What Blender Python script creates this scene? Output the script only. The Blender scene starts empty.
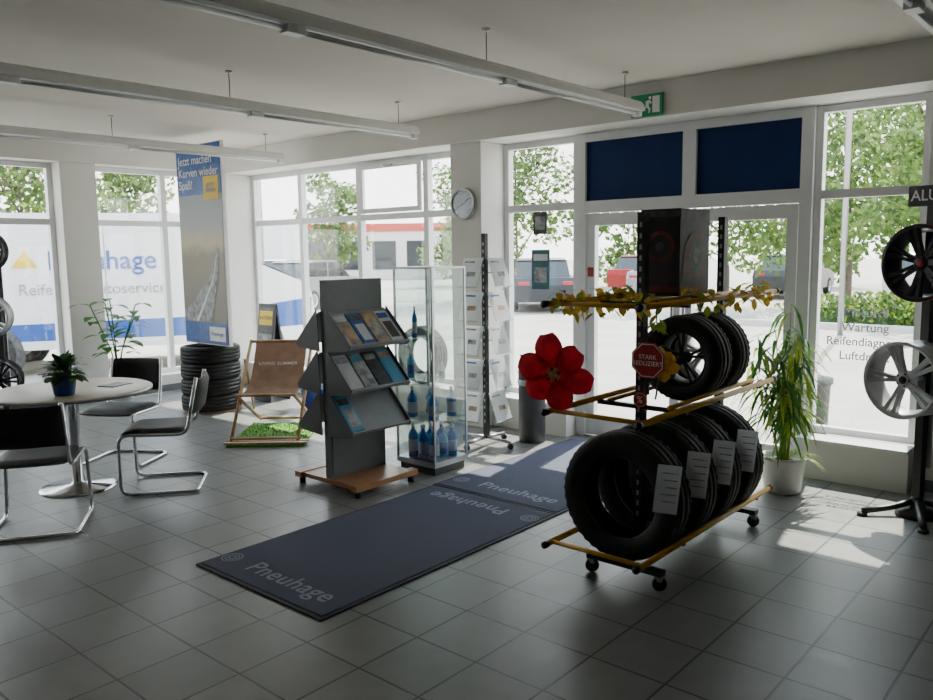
import bpy, math, random
from mathutils import Vector, Matrix
random.seed(7)
COL=bpy.context.scene.collection
# ---------------------------------------------------------------- materials
def mat(name,col,rough=0.5,metal=0.0,var=0.08,scale=12,bump=0.0,bscale=60,spec=0.5,trans=0.0):
    m=bpy.data.materials.new(name);m.use_nodes=True
    nt=m.node_tree;b=nt.nodes['Principled BSDF'];L=nt.links
    b.inputs['Roughness'].default_value=rough;b.inputs['Metallic'].default_value=metal
    try:b.inputs['Specular IOR Level'].default_value=spec
    except Exception:pass
    tc=nt.nodes.new('ShaderNodeTexCoord')
    n=nt.nodes.new('ShaderNodeTexNoise');n.inputs['Scale'].default_value=scale;n.inputs['Detail'].default_value=4
    L.new(tc.outputs['Object'],n.inputs['Vector'])
    r=nt.nodes.new('ShaderNodeValToRGB')
    r.color_ramp.elements[0].position=0.3;r.color_ramp.elements[1].position=0.7
    r.color_ramp.elements[0].color=[max(0,c*(1-var)) for c in col]+[1]
    r.color_ramp.elements[1].color=[min(1,c*(1+var)) for c in col]+[1]
    L.new(n.outputs['Fac'],r.inputs['Fac']);L.new(r.outputs['Color'],b.inputs['Base Color'])
    if bump>0:
        n2=nt.nodes.new('ShaderNodeTexNoise');n2.inputs['Scale'].default_value=bscale;n2.inputs['Detail'].default_value=3
        L.new(tc.outputs['Object'],n2.inputs['Vector'])
        bp=nt.nodes.new('ShaderNodeBump');bp.inputs['Strength'].default_value=bump;bp.inputs['Distance'].default_value=0.01
        L.new(n2.outputs['Fac'],bp.inputs['Height']);L.new(bp.outputs['Normal'],b.inputs['Normal'])
    if trans>0:
        out=nt.nodes['Material Output'];t=nt.nodes.new('ShaderNodeBsdfTranslucent');mx=nt.nodes.new('ShaderNodeMixShader')
        L.new(r.outputs['Color'],t.inputs['Color']);mx.inputs[0].default_value=trans
        L.new(b.outputs[0],mx.inputs[1]);L.new(t.outputs[0],mx.inputs[2]);L.new(mx.outputs[0],out.inputs['Surface'])
    return m
def glassmat(name,tint=(0.93,0.96,0.95),refl=0.08):
    m=bpy.data.materials.new(name);m.use_nodes=True;nt=m.node_tree;nt.nodes.clear();L=nt.links
    o=nt.nodes.new('ShaderNodeOutputMaterial');t=nt.nodes.new('ShaderNodeBsdfTransparent');g=nt.nodes.new('ShaderNodeBsdfGlossy')
    g.inputs['Roughness'].default_value=0.03;t.inputs['Color'].default_value=(*tint,1)
    n=nt.nodes.new('ShaderNodeTexNoise');n.inputs['Scale'].default_value=2.0
    mr=nt.nodes.new('ShaderNodeMapRange');mr.inputs['To Min'].default_value=refl*0.8;mr.inputs['To Max'].default_value=refl*1.2
    L.new(n.outputs['Fac'],mr.inputs['Value'])
    mx=nt.nodes.new('ShaderNodeMixShader');L.new(mr.outputs[0],mx.inputs[0]);L.new(t.outputs[0],mx.inputs[1]);L.new(g.outputs[0],mx.inputs[2]);L.new(mx.outputs[0],o.inputs[0])
    return m
M={}
M['wall']=mat('white_wall_paint',(0.72,0.705,0.675),0.8,var=0.03,scale=3,bump=0.05,bscale=120)
M['ceil']=mat('ceiling_plaster',(0.63,0.595,0.54),0.9,var=0.03,scale=2,bump=0.08,bscale=150)
M['pvc']=mat('white_pvc',(0.74,0.75,0.76),0.35,var=0.02)
M['glass']=glassmat('window_glass',(0.96,0.98,0.97),0.05)
M['cabglass']=glassmat('cabinet_glass',(0.90,0.94,0.93),0.08)
M['bluepan']=mat('blue_infill_panel',(0.006,0.024,0.10),0.6,var=0.1,scale=4,spec=0.2)
M['rubber']=mat('tyre_rubber',(0.014,0.014,0.015),0.62,var=0.25,scale=20,bump=0.15,bscale=90,spec=0.35)
M['black']=mat('black_metal',(0.02,0.02,0.022),0.45,var=0.15)
M['leather']=mat('black_leather',(0.014,0.014,0.017),0.5,var=0.2,bump=0.3,bscale=180,spec=0.35)
M['chrome']=mat('chrome',(0.70,0.71,0.73),0.14,1.0,var=0.03)
M['steel']=mat('brushed_steel',(0.42,0.43,0.45),0.35,0.9,var=0.06)
M['alloy']=mat('silver_alloy',(0.58,0.59,0.61),0.35,0.5,var=0.04)
M['dalloy']=mat('dark_alloy',(0.03,0.03,0.035),0.3,0.6,var=0.1)
M['yellow']=mat('yellow_rail_paint',(0.80,0.42,0.03),0.4,var=0.06)
M['red']=mat('red_paint',(0.40,0.015,0.02),0.45,var=0.08)
M['redfelt']=mat('red_felt',(0.55,0.012,0.03),0.85,var=0.35,scale=16,trans=0.35)
M['orange']=mat('orange_felt',(0.75,0.42,0.05),0.8,var=0.12,scale=30,trans=0.4)
M['flowc']=mat('flower_centre',(0.70,0.30,0.16),0.8,var=0.3,scale=60)
M['matblue']=mat('entrance_carpet',(0.095,0.105,0.16),0.95,var=0.3,scale=160,bump=0.6,bscale=300)
M['matedge']=mat('carpet_rubber_edge',(0.025,0.028,0.045),0.7)
M['mattext']=mat('carpet_print',(0.29,0.32,0.41),0.9,var=0.25,scale=150)
M['wood']=mat('light_wood_top',(0.62,0.54,0.43),0.35,var=0.05,scale=5)
M['woodb']=mat('beech_wood',(0.42,0.20,0.09),0.4,var=0.18,scale=9)
M['woodd']=mat('deckchair_wood',(0.50,0.31,0.16),0.5,var=0.18,scale=9)
M['canvas']=mat('deckchair_canvas',(0.30,0.18,0.13),0.85,var=0.25,scale=9,trans=0.2)
M['turf']=mat('artificial_grass',(0.10,0.27,0.03),0.9,var=0.5,scale=80,bump=0.8,bscale=200)
M['standgrey']=mat('grey_blue_lacquer',(0.115,0.125,0.135),0.5,var=0.06)
M['standlight']=mat('perforated_grey',(0.26,0.27,0.29),0.5,var=0.08)
M['paper']=mat('white_paper',(0.86,0.87,0.89),0.7,var=0.03,trans=0.5)
M['p_blue']=mat('print_blue',(0.03,0.12,0.42),0.4,var=0.4,scale=25)
M['p_grey']=mat('print_grey',(0.32,0.33,0.35),0.5,var=0.6,scale=18)
M['p_dark']=mat('print_dark',(0.06,0.06,0.07),0.4,var=0.6,scale=18)
M['p_skin']=mat('print_tan',(0.45,0.30,0.20),0.5,var=0.5,scale=18)
M['p_brown']=mat('print_dark_red',(0.13,0.022,0.018),0.4,var=0.6,scale=22)
M['p_yel']=mat('print_yellow',(0.80,0.55,0.02),0.5,var=0.05)
M['p_teal']=mat('print_teal',(0.07,0.18,0.21),0.5,var=0.2,scale=18,trans=0.3)
M['white']=mat('white_print',(0.85,0.85,0.86),0.5,var=0.02)
M['bottle']=mat('blue_bottle',(0.02,0.25,0.62),0.25,var=0.15,trans=0.4)
M['bottlel']=mat('light_blue_bottle',(0.20,0.58,0.80),0.25,var=0.15,trans=0.5)
M['leaf']=mat('plant_leaf',(0.06,0.19,0.03),0.5,var=0.4,scale=14,trans=0.4)
M['leafy']=mat('yellow_green_leaf',(0.32,0.42,0.05),0.5,var=0.3,scale=14,trans=0.5)
M['leafd']=mat('dark_leaf',(0.03,0.10,0.03),0.45,var=0.4,scale=14,trans=0.2)
M['leafa']=mat('autumn_leaf',(0.72,0.50,0.06),0.6,var=0.35,scale=30,trans=0.45)
M['soil']=mat('soil',(0.03,0.02,0.012),0.95,var=0.5,scale=50)
M['potw']=mat('white_ceramic',(0.68,0.68,0.66),0.35,var=0.03)
M['potb']=mat('blue_glaze',(0.02,0.06,0.30),0.25,var=0.1)
M['lampm']=mat('lamp_white_enamel',(0.76,0.77,0.75),0.4,var=0.03)
M['tube']=mat('fluorescent_tube_glass',(0.85,0.86,0.85),0.3,var=0.02)
M['green']=mat('exit_green',(0.0,0.28,0.12),0.4,var=0.05)
M['clockf']=mat('clock_face',(0.26,0.28,0.31),0.25,0.5,var=0.05)
M['can']=mat('dark_grey_plastic',(0.06,0.06,0.065),0.4,var=0.1)
M['box']=mat('printed_carton_black',(0.022,0.020,0.022),0.4,var=0.5,scale=12)
M['asph']=mat('asphalt',(0.38,0.36,0.33),0.9,var=0.14,scale=0.8,bump=0.3,bscale=60)
M['kerb']=mat('concrete_kerb',(0.5,0.49,0.47),0.9,var=0.1)
M['treeleaf']=mat('tree_foliage',(0.09,0.17,0.035),0.7,var=0.5,scale=3,trans=0.45)
M['treeleaf2']=mat('tree_foliage_light',(0.19,0.28,0.06),0.7,var=0.4,scale=3,trans=0.45)
M['bark']=mat('bark',(0.12,0.10,0.08),0.9,var=0.4,scale=12)
M['vanw']=mat('van_white_paint',(0.80,0.81,0.83),0.3,var=0.02)
M['vanb']=mat('van_blue_vinyl',(0.02,0.09,0.36),0.4,var=0.05)
M['carg']=mat('car_silver_paint',(0.28,0.30,0.33),0.3,0.3,var=0.03)
M['card']=mat('car_dark_paint',(0.03,0.035,0.045),0.3,0.3,var=0.03)
M['carr']=mat('car_red_paint',(0.30,0.02,0.02),0.3,0.2,var=0.03)
M['cglass']=mat('vehicle_glass',(0.02,0.025,0.03),0.08,var=0.05)
M['facade']=mat('facade_white',(0.62,0.61,0.58),0.8,var=0.05)
M['roofr']=mat('facade_red',(0.50,0.06,0.04),0.6,var=0.1)
def floor_material():
    m=bpy.data.materials.new('grey_floor_tiles');m.use_nodes=True;nt=m.node_tree;L=nt.links;b=nt.nodes['Principled BSDF']
    tc=nt.nodes.new('ShaderNodeTexCoord');br=nt.nodes.new('ShaderNodeTexBrick')
    br.offset=0.0;br.squash=1.0
    br.inputs['Scale'].default_value=1.0;br.inputs['Brick Width'].default_value=0.333;br.inputs['Row Height'].default_value=0.333
    br.inputs['Mortar Size'].default_value=0.006;br.inputs['Mortar Smooth'].default_value=0.2
    br.inputs['Color1'].default_value=(0.215,0.22,0.215,1);br.inputs['Color2'].default_value=(0.245,0.25,0.243,1);br.inputs['Mortar'].default_value=(0.048,0.048,0.047,1)
    L.new(tc.outputs['Object'],br.inputs['Vector'])
    n=nt.nodes.new('ShaderNodeTexNoise');n.inputs['Scale'].default_value=9;n.inputs['Detail'].default_value=6
    L.new(tc.outputs['Object'],n.inputs['Vector'])
    mx=nt.nodes.new('ShaderNodeMixRGB');mx.blend_type='MULTIPLY';mx.inputs[0].default_value=0.35
    L.new(br.outputs['Color'],mx.inputs[1]);L.new(n.outputs['Fac'],mx.inputs[2]);L.new(mx.outputs[0],b.inputs['Base Color'])
    mr=nt.nodes.new('ShaderNodeMapRange');mr.inputs['To Min'].default_value=0.26;mr.inputs['To Max'].default_value=0.44
    L.new(n.outputs['Fac'],mr.inputs['Value']);L.new(mr.outputs[0],b.inputs['Roughness'])
    sub=nt.nodes.new('ShaderNodeMath');sub.operation='SUBTRACT';sub.inputs[0].default_value=1.0;L.new(br.outputs['Fac'],sub.inputs[1])
    bp=nt.nodes.new('ShaderNodeBump');bp.inputs['Strength'].default_value=0.5;bp.inputs['Distance'].default_value=0.003
    L.new(sub.outputs[0],bp.inputs['Height']);L.new(bp.outputs['Normal'],b.inputs['Normal'])
    return m
M['floor']=floor_material()
def ramp_z(name,z0,z1,stops):
    m=bpy.data.materials.new(name);m.use_nodes=True;nt=m.node_tree;L=nt.links;b=nt.nodes['Principled BSDF'];b.inputs['Roughness'].default_value=0.45
    tc=nt.nodes.new('ShaderNodeTexCoord');s=nt.nodes.new('ShaderNodeSeparateXYZ');L.new(tc.outputs['Object'],s.inputs[0])
    mr=nt.nodes.new('ShaderNodeMapRange');mr.inputs['From Min'].default_value=z0;mr.inputs['From Max'].default_value=z1;L.new(s.outputs['Z'],mr.inputs['Value'])
    n=nt.nodes.new('ShaderNodeTexNoise');n.inputs['Scale'].default_value=6;n.inputs['Detail'].default_value=5;L.new(tc.outputs['Object'],n.inputs['Vector'])
    ad=nt.nodes.new('ShaderNodeMath');ad.operation='MULTIPLY_ADD';ad.inputs[1].default_value=0.08;L.new(n.outputs['Fac'],ad.inputs[0]);L.new(mr.outputs[0],ad.inputs[2])
    r=nt.nodes.new('ShaderNodeValToRGB');e=r.color_ramp.elements
    e[0].position=stops[0][0];e[0].color=(*stops[0][1],1);e[1].position=stops[-1][0];e[1].color=(*stops[-1][1],1)
    for p,c in stops[1:-1]:
        x=e.new(p);x.color=(*c,1)
    L.new(ad.outputs[0],r.inputs['Fac']);L.new(r.outputs['Color'],b.inputs['Base Color']);return m
M['poster']=ramp_z('road_landscape_print',0.68,2.8,[(0.0,(0.20,0.19,0.17)),(0.3,(0.24,0.23,0.19)),(0.50,(0.30,0.27,0.18)),(0.56,(0.60,0.52,0.36)),(0.64,(0.40,0.43,0.44)),(1.0,(0.20,0.26,0.34))])
# ---------------------------------------------------------------- builder
class B:
    def __init__(s,name):s.name=name;s.v=[];s.f=[];s.mi=[];s.sm=[];s.mats=[];s.M=Matrix()
    def add(s,vs,fs,m,smooth=False,T=None):
        T=s.M@T if T is not None else s.M
        o=len(s.v)
        for p in vs:s.v.append(tuple(T@Vector(p)))
        if m not in s.mats:s.mats.append(m)
        k=s.mats.index(m)
        for f in fs:
            s.f.append([o+i for i in f]);s.mi.append(k);s.sm.append(smooth)
    def bx(s,x0,x1,y0,y1,z0,z1,m,T=None):
        vs=[(x,y,z) for z in(z0,z1) for y in(y0,y1) for x in(x0,x1)]
        s.add(vs,[(0,2,3,1),(4,5,7,6),(0,1,5,4),(2,6,7,3),(0,4,6,2),(1,3,7,5)],m,False,T)
    def poly(s,pts,m,T=None):s.add(pts,[list(range(len(pts)))],m,False,T)
    def prism(s,pts2,y0,y1,m,T=None,smooth=False):
        n=len(pts2)
        vs=[(x,y0,z) for x,z in pts2]+[(x,y1,z) for x,z in pts2]
        fs=[list(range(n)),list(range(2*n-1,n-1,-1))]+[(i,n+i,n+(i+1)%n,(i+1)%n) for i in range(n)]
        s.add(vs,fs,m,smooth,T)
    def lathe(s,prof,m,T=None,seg=32,smooth=True,alt=None,closed=False):
        vs=[];n=len(prof)
        for i in range(seg):
            a=2*math.pi*i/seg;ca,sa=math.cos(a),math.sin(a)
            for j,(r,z) in enumerate(prof):
                rr=r-(alt[1] if alt and j in alt[0] and i%2 else 0)
                vs.append((rr*ca,rr*sa,z))
        fs=[]
        jn=n if closed else n-1
        for i in range(seg):
            i2=(i+1)%seg
            for j in range(jn):
                j2=(j+1)%n
                fs.append((i*n+j,i2*n+j,i2*n+j2,i*n+j2))
        s.add(vs,fs,m,smooth,T)
    def tube(s,pts,r,m,seg=8,fil=0.0,T=None,r2=None):
        P=[Vector(p) for p in pts]
        if fil>0 and len(P)>2:
            Q=[P[0]]
            for i in range(1,len(P)-1):
                a,b,c=P[i-1],P[i],P[i+1];d1=(a-b);d2=(c-b);f=min(fil,d1.length*.45,d2.length*.45)
                p0=b+d1.normalized()*f;p2=b+d2.normalized()*f
                for k in range(6):
                    t=k/5;Q.append(p0*(1-t)**2+b*2*t*(1-t)+p2*t*t)
            Q.append(P[-1]);P=Q
        n=len(P);tan=[]
        for i in range(n):
            a=P[max(0,i-1)];b=P[min(n-1,i+1)];tan.append((b-a).normalized())
        u=tan[0].orthogonal().normalized();vs=[]
        for i in range(n):
            u=(u-tan[i]*u.dot(tan[i]))
            u=u.normalized() if u.length>1e-6 else tan[i].orthogonal().normalized()
            w=tan[i].cross(u);rr=r if r2 is None else r+(r2-r)*i/(n-1)
            for k in range(seg):
                a=2*math.pi*k/seg;vs.append(tuple(P[i]+u*rr*math.cos(a)+w*rr*math.sin(a)))
        fs=[(i*seg+k,i*seg+(k+1)%seg,(i+1)*seg+(k+1)%seg,(i+1)*seg+k) for i in range(n-1) for k in range(seg)]
        fs.append(list(range(seg-1,-1,-1)));fs.append([(n-1)*seg+k for k in range(seg)])
        s.add(vs,fs,m,True,T)
    def sphere(s,c,r,m,seg=16,sc=(1,1,1),T=None):
        prof=[(max(1e-4,r*math.sin(math.pi*j/8)),-r*math.cos(math.pi*j/8)) for j in range(9)]
        X=Matrix.Translation(c)@Matrix.Diagonal((*sc,1))
        s.lathe(prof,m,(T@X) if T is not None else X,seg)
    def leaf(s,base,dirv,L,w,m,droop=0.3,seg=5,T=None):
        d=Vector(dirv).normalized();side=d.cross(Vector((0,0,1)))
        side=side.normalized() if side.length>1e-3 else Vector((1,0,0))
        p=Vector(base);vs=[];dd=d.copy()
        for i in range(seg+1):
            t=i/seg;ww=w*math.sin(math.pi*(0.08+0.92*t)) if t<1 else 0.001
            vs.append(tuple(p-side*ww/2));vs.append(tuple(p+side*ww/2))
            dd=(dd+Vector((0,0,-droop/seg*2))).normalized();p=p+dd*(L/seg)
        s.add(vs,[(2*i,2*i+1,2*i+3,2*i+2) for i in range(seg)],m,True,T)
    def make(s,loc=(0,0,0),rotz=0,bevel=0,parent=None,M4=None,bseg=2):
        me=bpy.data.meshes.new(s.name);me.from_pydata(s.v,[],s.f)
        for m in s.mats:me.materials.append(M[m])
        me.polygons.foreach_set('material_index',s.mi);me.polygons.foreach_set('use_smooth',s.sm);me.update()
        o=bpy.data.objects.new(s.name,me);COL.objects.link(o)
        if M4 is not None:o.matrix_world=M4
        else:
            o.location=loc;o.rotation_euler=(0,0,rotz)
        if parent:o.parent=parent
        if bevel:
            bv=o.modifiers.new('bevel','BEVEL');bv.width=bevel;bv.segments=bseg;bv.limit_method='ANGLE';bv.angle_limit=math.radians(50)
        return o
def axes(x,y,o):
    x=Vector(x).normalized();y=Vector(y).normalized();z=x.cross(y)
    return Matrix(((x.x,y.x,z.x,o[0]),(x.y,y.y,z.y,o[1]),(x.z,y.z,z.z,o[2]),(0,0,0,1)))
def text(name,body,size,T,m,parent,align='CENTER',bold=0.0,sp=1.0,ls=1.0):
    cu=bpy.data.curves.new(name,'FONT');cu.body=body;cu.size=size;cu.align_x=align;cu.align_y='CENTER';cu.offset=min(bold,size*0.012);cu.space_line=sp;cu.space_character=ls
    cu.materials.append(M[m]);o=bpy.data.objects.new(name,cu);COL.objects.link(o)
    if parent:
        o.parent=parent
    o.matrix_local=T
    return o
def face_mx(o):return axes((0,-1,0),(0,0,1),o)
def face_my(o):return axes((1,0,0),(0,0,1),o)
RX=Matrix.Rotation(math.pi/2,4,'Y')
# ---------------------------------------------------------------- room shell
XW=6.0;YW=9.3;ZC=2.90
b=B('floor');b.bx(-4,6.12,-4,9.42,-0.12,0,'floor');b.make()
b=B('ceiling');b.bx(-4,6.12,-4,9.42,ZC,ZC+0.15,'ceil');b.make()
b=B('wall_south');b.bx(-4,6.12,-4.15,-4,0,ZC,'wall');b.make()
b=B('wall_west');b.bx(-4.15,-4,-4,9.42,0,ZC,'wall');b.make()
b=B('wall_east')
b.bx(6.0,6.12,-4,1.20,0,ZC,'wall')
b.bx(6.0,6.12,1.20,9.42,2.64,ZC,'wall')
b.bx(5.85,6.12,1.20,1.93,0,0.27,'wall')
b.bx(5.85,6.12,3.92,4.75,0,0.27,'wall')
b.bx(5.85,6.12,5.12,8.82,0,0.27,'wall')
b.make()
b=B('wall_north')
b.bx(-4,0.4,YW,YW+0.12,0,ZC,'wall')
b.bx(0.4,6.0,YW,YW+0.12,2.68,ZC,'wall')
b.bx(0.4,6.0,YW-0.12,YW+0.12,0,0.2,'wall')
b.make()
b=B('trim_beam');b.bx(5.65,5.998,-4,YW,2.642,ZC,'wall');b.make()
b=B('trim_beam_north');b.bx(-4,5.65,YW-0.2,YW-.002,2.682,ZC,'wall');b.make()
b=B('column');b.bx(5.70,6.12,4.75,5.12,0,2.641,'wall');b.make(bevel=0.004)
b=B('column');b.bx(5.66,6.12,8.82,YW,0,2.641,'wall');b.make(bevel=0.004)
b=B('column');b.bx(3.82,4.21,YW-0.18,YW+0.12,0,2.681,'wall');b.make(bevel=0.004)
for nm,(y0,y1) in {'sill_1':(1.2,1.93),'sill_2':(3.92,4.75),'sill_3':(5.12,8.82)}.items():
    b=B('trim_'+nm);b.bx(5.82,6.03,y0,y1,0.271,0.295,'pvc');b.make(bevel=0.004)
b=B('baseboard_east');b.bx(5.985,6.0,-4,1.2,0,0.08,'standgrey');b.make()
b=B('baseboard_north');b.bx(-4,5.66,YW-0.135,YW-0.12,0,0.08,'standgrey');b.make()
def winunit(name,axis,a0,a1,z0,z1,mull,trans,fw=0.055,sash=()):
    b=B(name)
    def q(aa,ab,d0,d1,za,zb,m):
        if axis=='x':b.bx(6.04+d0,6.04+d1,aa,ab,za,zb,m)
        else:b.bx(aa,ab,YW+0.03+d0,YW+0.03+d1,za,zb,m)
    z0+=.002;z1-=.002
    q(a0,a1,0.004,0.066,z0,z0+fw,'pvc');q(a0,a1,0.004,0.066,z1-fw,z1,'pvc')
    q(a0+.001,a0+fw,0,0.07,z0+.001,z1-.001,'pvc');q(a1-fw,a1-.001,0,0.07,z0+.001,z1-.001,'pvc')
    for m_ in mull:q(m_-fw*.6,m_+fw*.6,-.001,0.071,z0+.002,z1-.002,'pvc')
    for t in trans:q(a0+.002,a1-.002,0.006,0.064,t-fw*.6,t+fw*.6,'pvc')
    for (sa,sb,za,zb) in sash:
        q(sa,sb,-0.023,-.002,za,za+0.05,'pvc');q(sa,sb,-0.023,-.002,zb-0.05,zb,'pvc');q(sa+.001,sa+0.05,-0.025,-.0015,za+.001,zb-.001,'pvc');q(sb-0.05,sb-.001,-0.025,-.0015,za+.001,zb-.001,'pvc')
        q((sa+sb)/2-0.06,(sa+sb)/2+0.06,-0.045,-0.026,zb-0.035,zb-0.015,'steel')
    q(a0+fw*.5,a1-fw*.5,0.032,0.038,z0+fw*.5,z1-fw*.5,'glass')
    return b.make()
winunit('window_1','x',1.20,1.93,0.295,2.64,[],[2.02],fw=0.05)
winunit('window_2','x',3.92,4.75,0.295,2.64,[],[2.04])
winunit('window_3','x',5.12,8.82,0.295,2.64,[5.77,6.80,7.84],[2.04],sash=[(5.82,6.75,2.08,2.6)])
winunit('window_4','y',0.4,3.82,0.2,2.68,[1.5,2.7],[2.04])
winunit('window_5','y',4.21,5.66,0.2,2.68,[5.12],[2.04])
b=B('trim_door_frame')
b.bx(6.0,6.1,1.932,2.02,0,2.638,'pvc');b.bx(6.0,6.1,3.83,3.918,0,2.638,'pvc')
b.bx(6.003,6.097,2.018,3.832,1.97,2.07,'pvc');b.bx(6.003,6.097,2.018,3.832,2.57,2.637,'pvc')
b.bx(6.001,6.099,2.82,2.93,2.068,2.572,'pvc')
b.bx(6.03,6.06,2.018,2.822,2.068,2.572,'bluepan');b.bx(6.03,6.06,2.928,3.832,2.068,2.572,'bluepan')
b.bx(6.0,6.12,2.02,3.83,-0.02,0.012,'steel')
b.make()
def door(name,y0,y1,hy):
    b=B(name);w=y1-y0
    b.bx(-0.03,0.03,0,0.08,0.02,1.962,'pvc');b.bx(-0.03,0.03,w-0.08,w,0.02,1.962,'pvc')
    b.bx(-0.028,0.028,0.001,w-.001,0.021,0.16,'pvc');b.bx(-0.028,0.028,0.001,w-.001,1.86,1.961,'pvc')
    b.bx(-0.003,0.003,0.07,w-0.07,0.15,1.87,'glass')
    b.tube([(-0.03,hy,0.75),(-0.09,hy,0.78),(-0.09,hy,1.32),(-0.03,hy,1.35)],0.014,'steel',fil=0.03)
    b.bx(-0.04,-0.03,hy-0.02,hy+0.02,1.0,1.12,'steel')
    b.bx(-.0315,-.0301,w-.07,w-.01,1.42,1.50,'red')
    return b.make((6.05,y0,0))
door('door_1',2.03,2.92,0.85)
door('door_2',2.94,3.82,0.04)
b=B('window_poster');b.bx(6.025,6.030,4.22,4.42,1.30,1.66,'p_teal');b.bx(6.0235,6.025,4.24,4.40,1.56,1.62,'white');b.bx(6.0235,6.025,4.25,4.39,1.36,1.5,'p_grey');b.make()
b=B('opening_hours_sign');b.bx(6.025,6.030,4.25,4.40,1.80,2.0,'p_dark');b.bx(6.0235,6.025,4.27,4.38,1.84,1.96,'p_grey');b.make()
# ---------------------------------------------------------------- ceiling lamps
def lamp(x0,x1,y,z=2.65):
    b=B('fluorescent_ceiling_lamp')
    b.prism([(-0.055,0),(-0.045,0.045),(-0.02,0.07),(0.02,0.07),(0.045,0.045),(0.055,0)],x0,x1,'lampm',T=Matrix.Rotation(-math.pi/2,4,'Z'))
    n=max(1,int((x1-x0)/1.55));L=(x1-x0)/n
    for i in range(n):
        a=x0+i*L
        b.tube([(a+0.06,0,-0.016),(a+L-0.06,0,-0.016)],0.013,'tube')
        b.bx(a+.001,a+0.05,-0.03,0.03,-0.035,-0.001,'lampm');b.bx(a+L-0.05,a+L-.001,-0.03,0.03,-0.035,-.001,'lampm')
        b.tube([(a+L-0.2,0,0.07),(a+L-0.2,0,ZC-z)],0.003,'black',6)
        b.lathe([(0.001,-0.001),(0.025,-0.001),(0.02,-0.015),(0.001,-0.015)],'lampm',Matrix.Translation((a+L-0.2,0,ZC-z)),12)
    b.make((0,y,z))
lamp(-0.8,5.40,2.99);lamp(-1.4,5.05,4.93);lamp(-1.2,5.33,7.2);lamp(-0.8,5.40,0.86)
# ---------------------------------------------------------------- exit sign, clock
b=B('emergency_exit_sign');b.bx(-0.02,0.0,-0.13,0.13,-0.08,0.08,'green')
def fl(pts,m='white'):b.poly([(-0.022,-x,z) for x,z in pts],m)
fl([(0.05,-0.06),(0.11,-0.06),(0.11,0.06),(0.05,0.06)])
fl([(-0.11,0.01),(-0.06,0.01),(-0.06,0.03),(-0.03,0.0),(-0.06,-0.03),(-0.06,-0.01),(-0.11,-0.01)])
b.lathe([(0.0001,0),(0.012,0)],'white',Matrix.Translation((-0.023,-0.03,0.05))@Matrix.Rotation(-math.pi/2,4,'Y'),12)
fl([(-0.005,0.03),(0.03,0.035),(0.045,0.01),(0.035,0.005),(0.025,0.02),(0.02,-0.01),(0.035,-0.03),(0.03,-0.06),(0.018,-0.06),(0.02,-0.035),(0.0,-0.015),(-0.015,-0.04),(-0.035,-0.045),(-0.035,-0.035),(-0.02,-0.03),(-0.005,0.0)])
b.make((5.63,3.04,2.73))
b=B('wall_clock');T=Matrix.Rotation(-math.pi/2,4,'Y')
b.lathe([(0.001,0.02),(0.125,0.02),(0.13,0.035),(0.145,0.035),(0.15,0.0)],'steel',T,40)
b.lathe([(0.0001,0.022),(0.126,0.022)],'clockf',T,40)
for i in range(12):
    a=i*math.pi/6;b.bx(0.023,0.025,-0.004,0.004,0.095,0.118,'white',Matrix.Diagonal((-1,1,1,1))@Matrix.Rotation(a,4,'X'))
b.bx(-0.027,-0.025,-0.005,0.005,-0.01,0.07,'white',Matrix.Rotation(0.9,4,'X'));b.bx(-0.027,-0.025,-0.004,0.004,-0.01,0.1,'white',Matrix.Rotation(-2.0,4,'X'))
b.make((5.70,4.95,2.09))
# ---------------------------------------------------------------- tyres / wheels
def tyre(b,T,R=0.32,w=0.2,rin=0.63,seg=80):
    h=w/2;r0=R*rin
    prof=[(r0,-h*.72),(r0*1.06,-h*.86),(R*.80,-h*1.0),(R*.92,-h*.95),(R*.972,-h*.86),(R*.99,-h*.70),
          (R,-h*.52),(R*.975,-h*.50),(R*.975,-h*.42),(R,-h*.40),(R,-h*.06),(R*.975,-h*.05),(R*.975,h*.05),(R,h*.06),(R,h*.40),(R*.975,h*.42),(R*.975,h*.50),(R,h*.52),
          (R*.99,h*.70),(R*.972,h*.86),(R*.92,h*.95),(R*.80,h*1.0),(r0*1.06,h*.86),(r0,h*.72),(r0*1.01,h*.62),(R*.8,h*.84),(R*.93,h*.7),(R*.93,-h*.7),(R*.8,-h*.84),(r0*1.01,-h*.62)]
    b.lathe(prof,'rubber',T,seg,True,alt=((4,5,18,19),R*0.022),closed=True)
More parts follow.
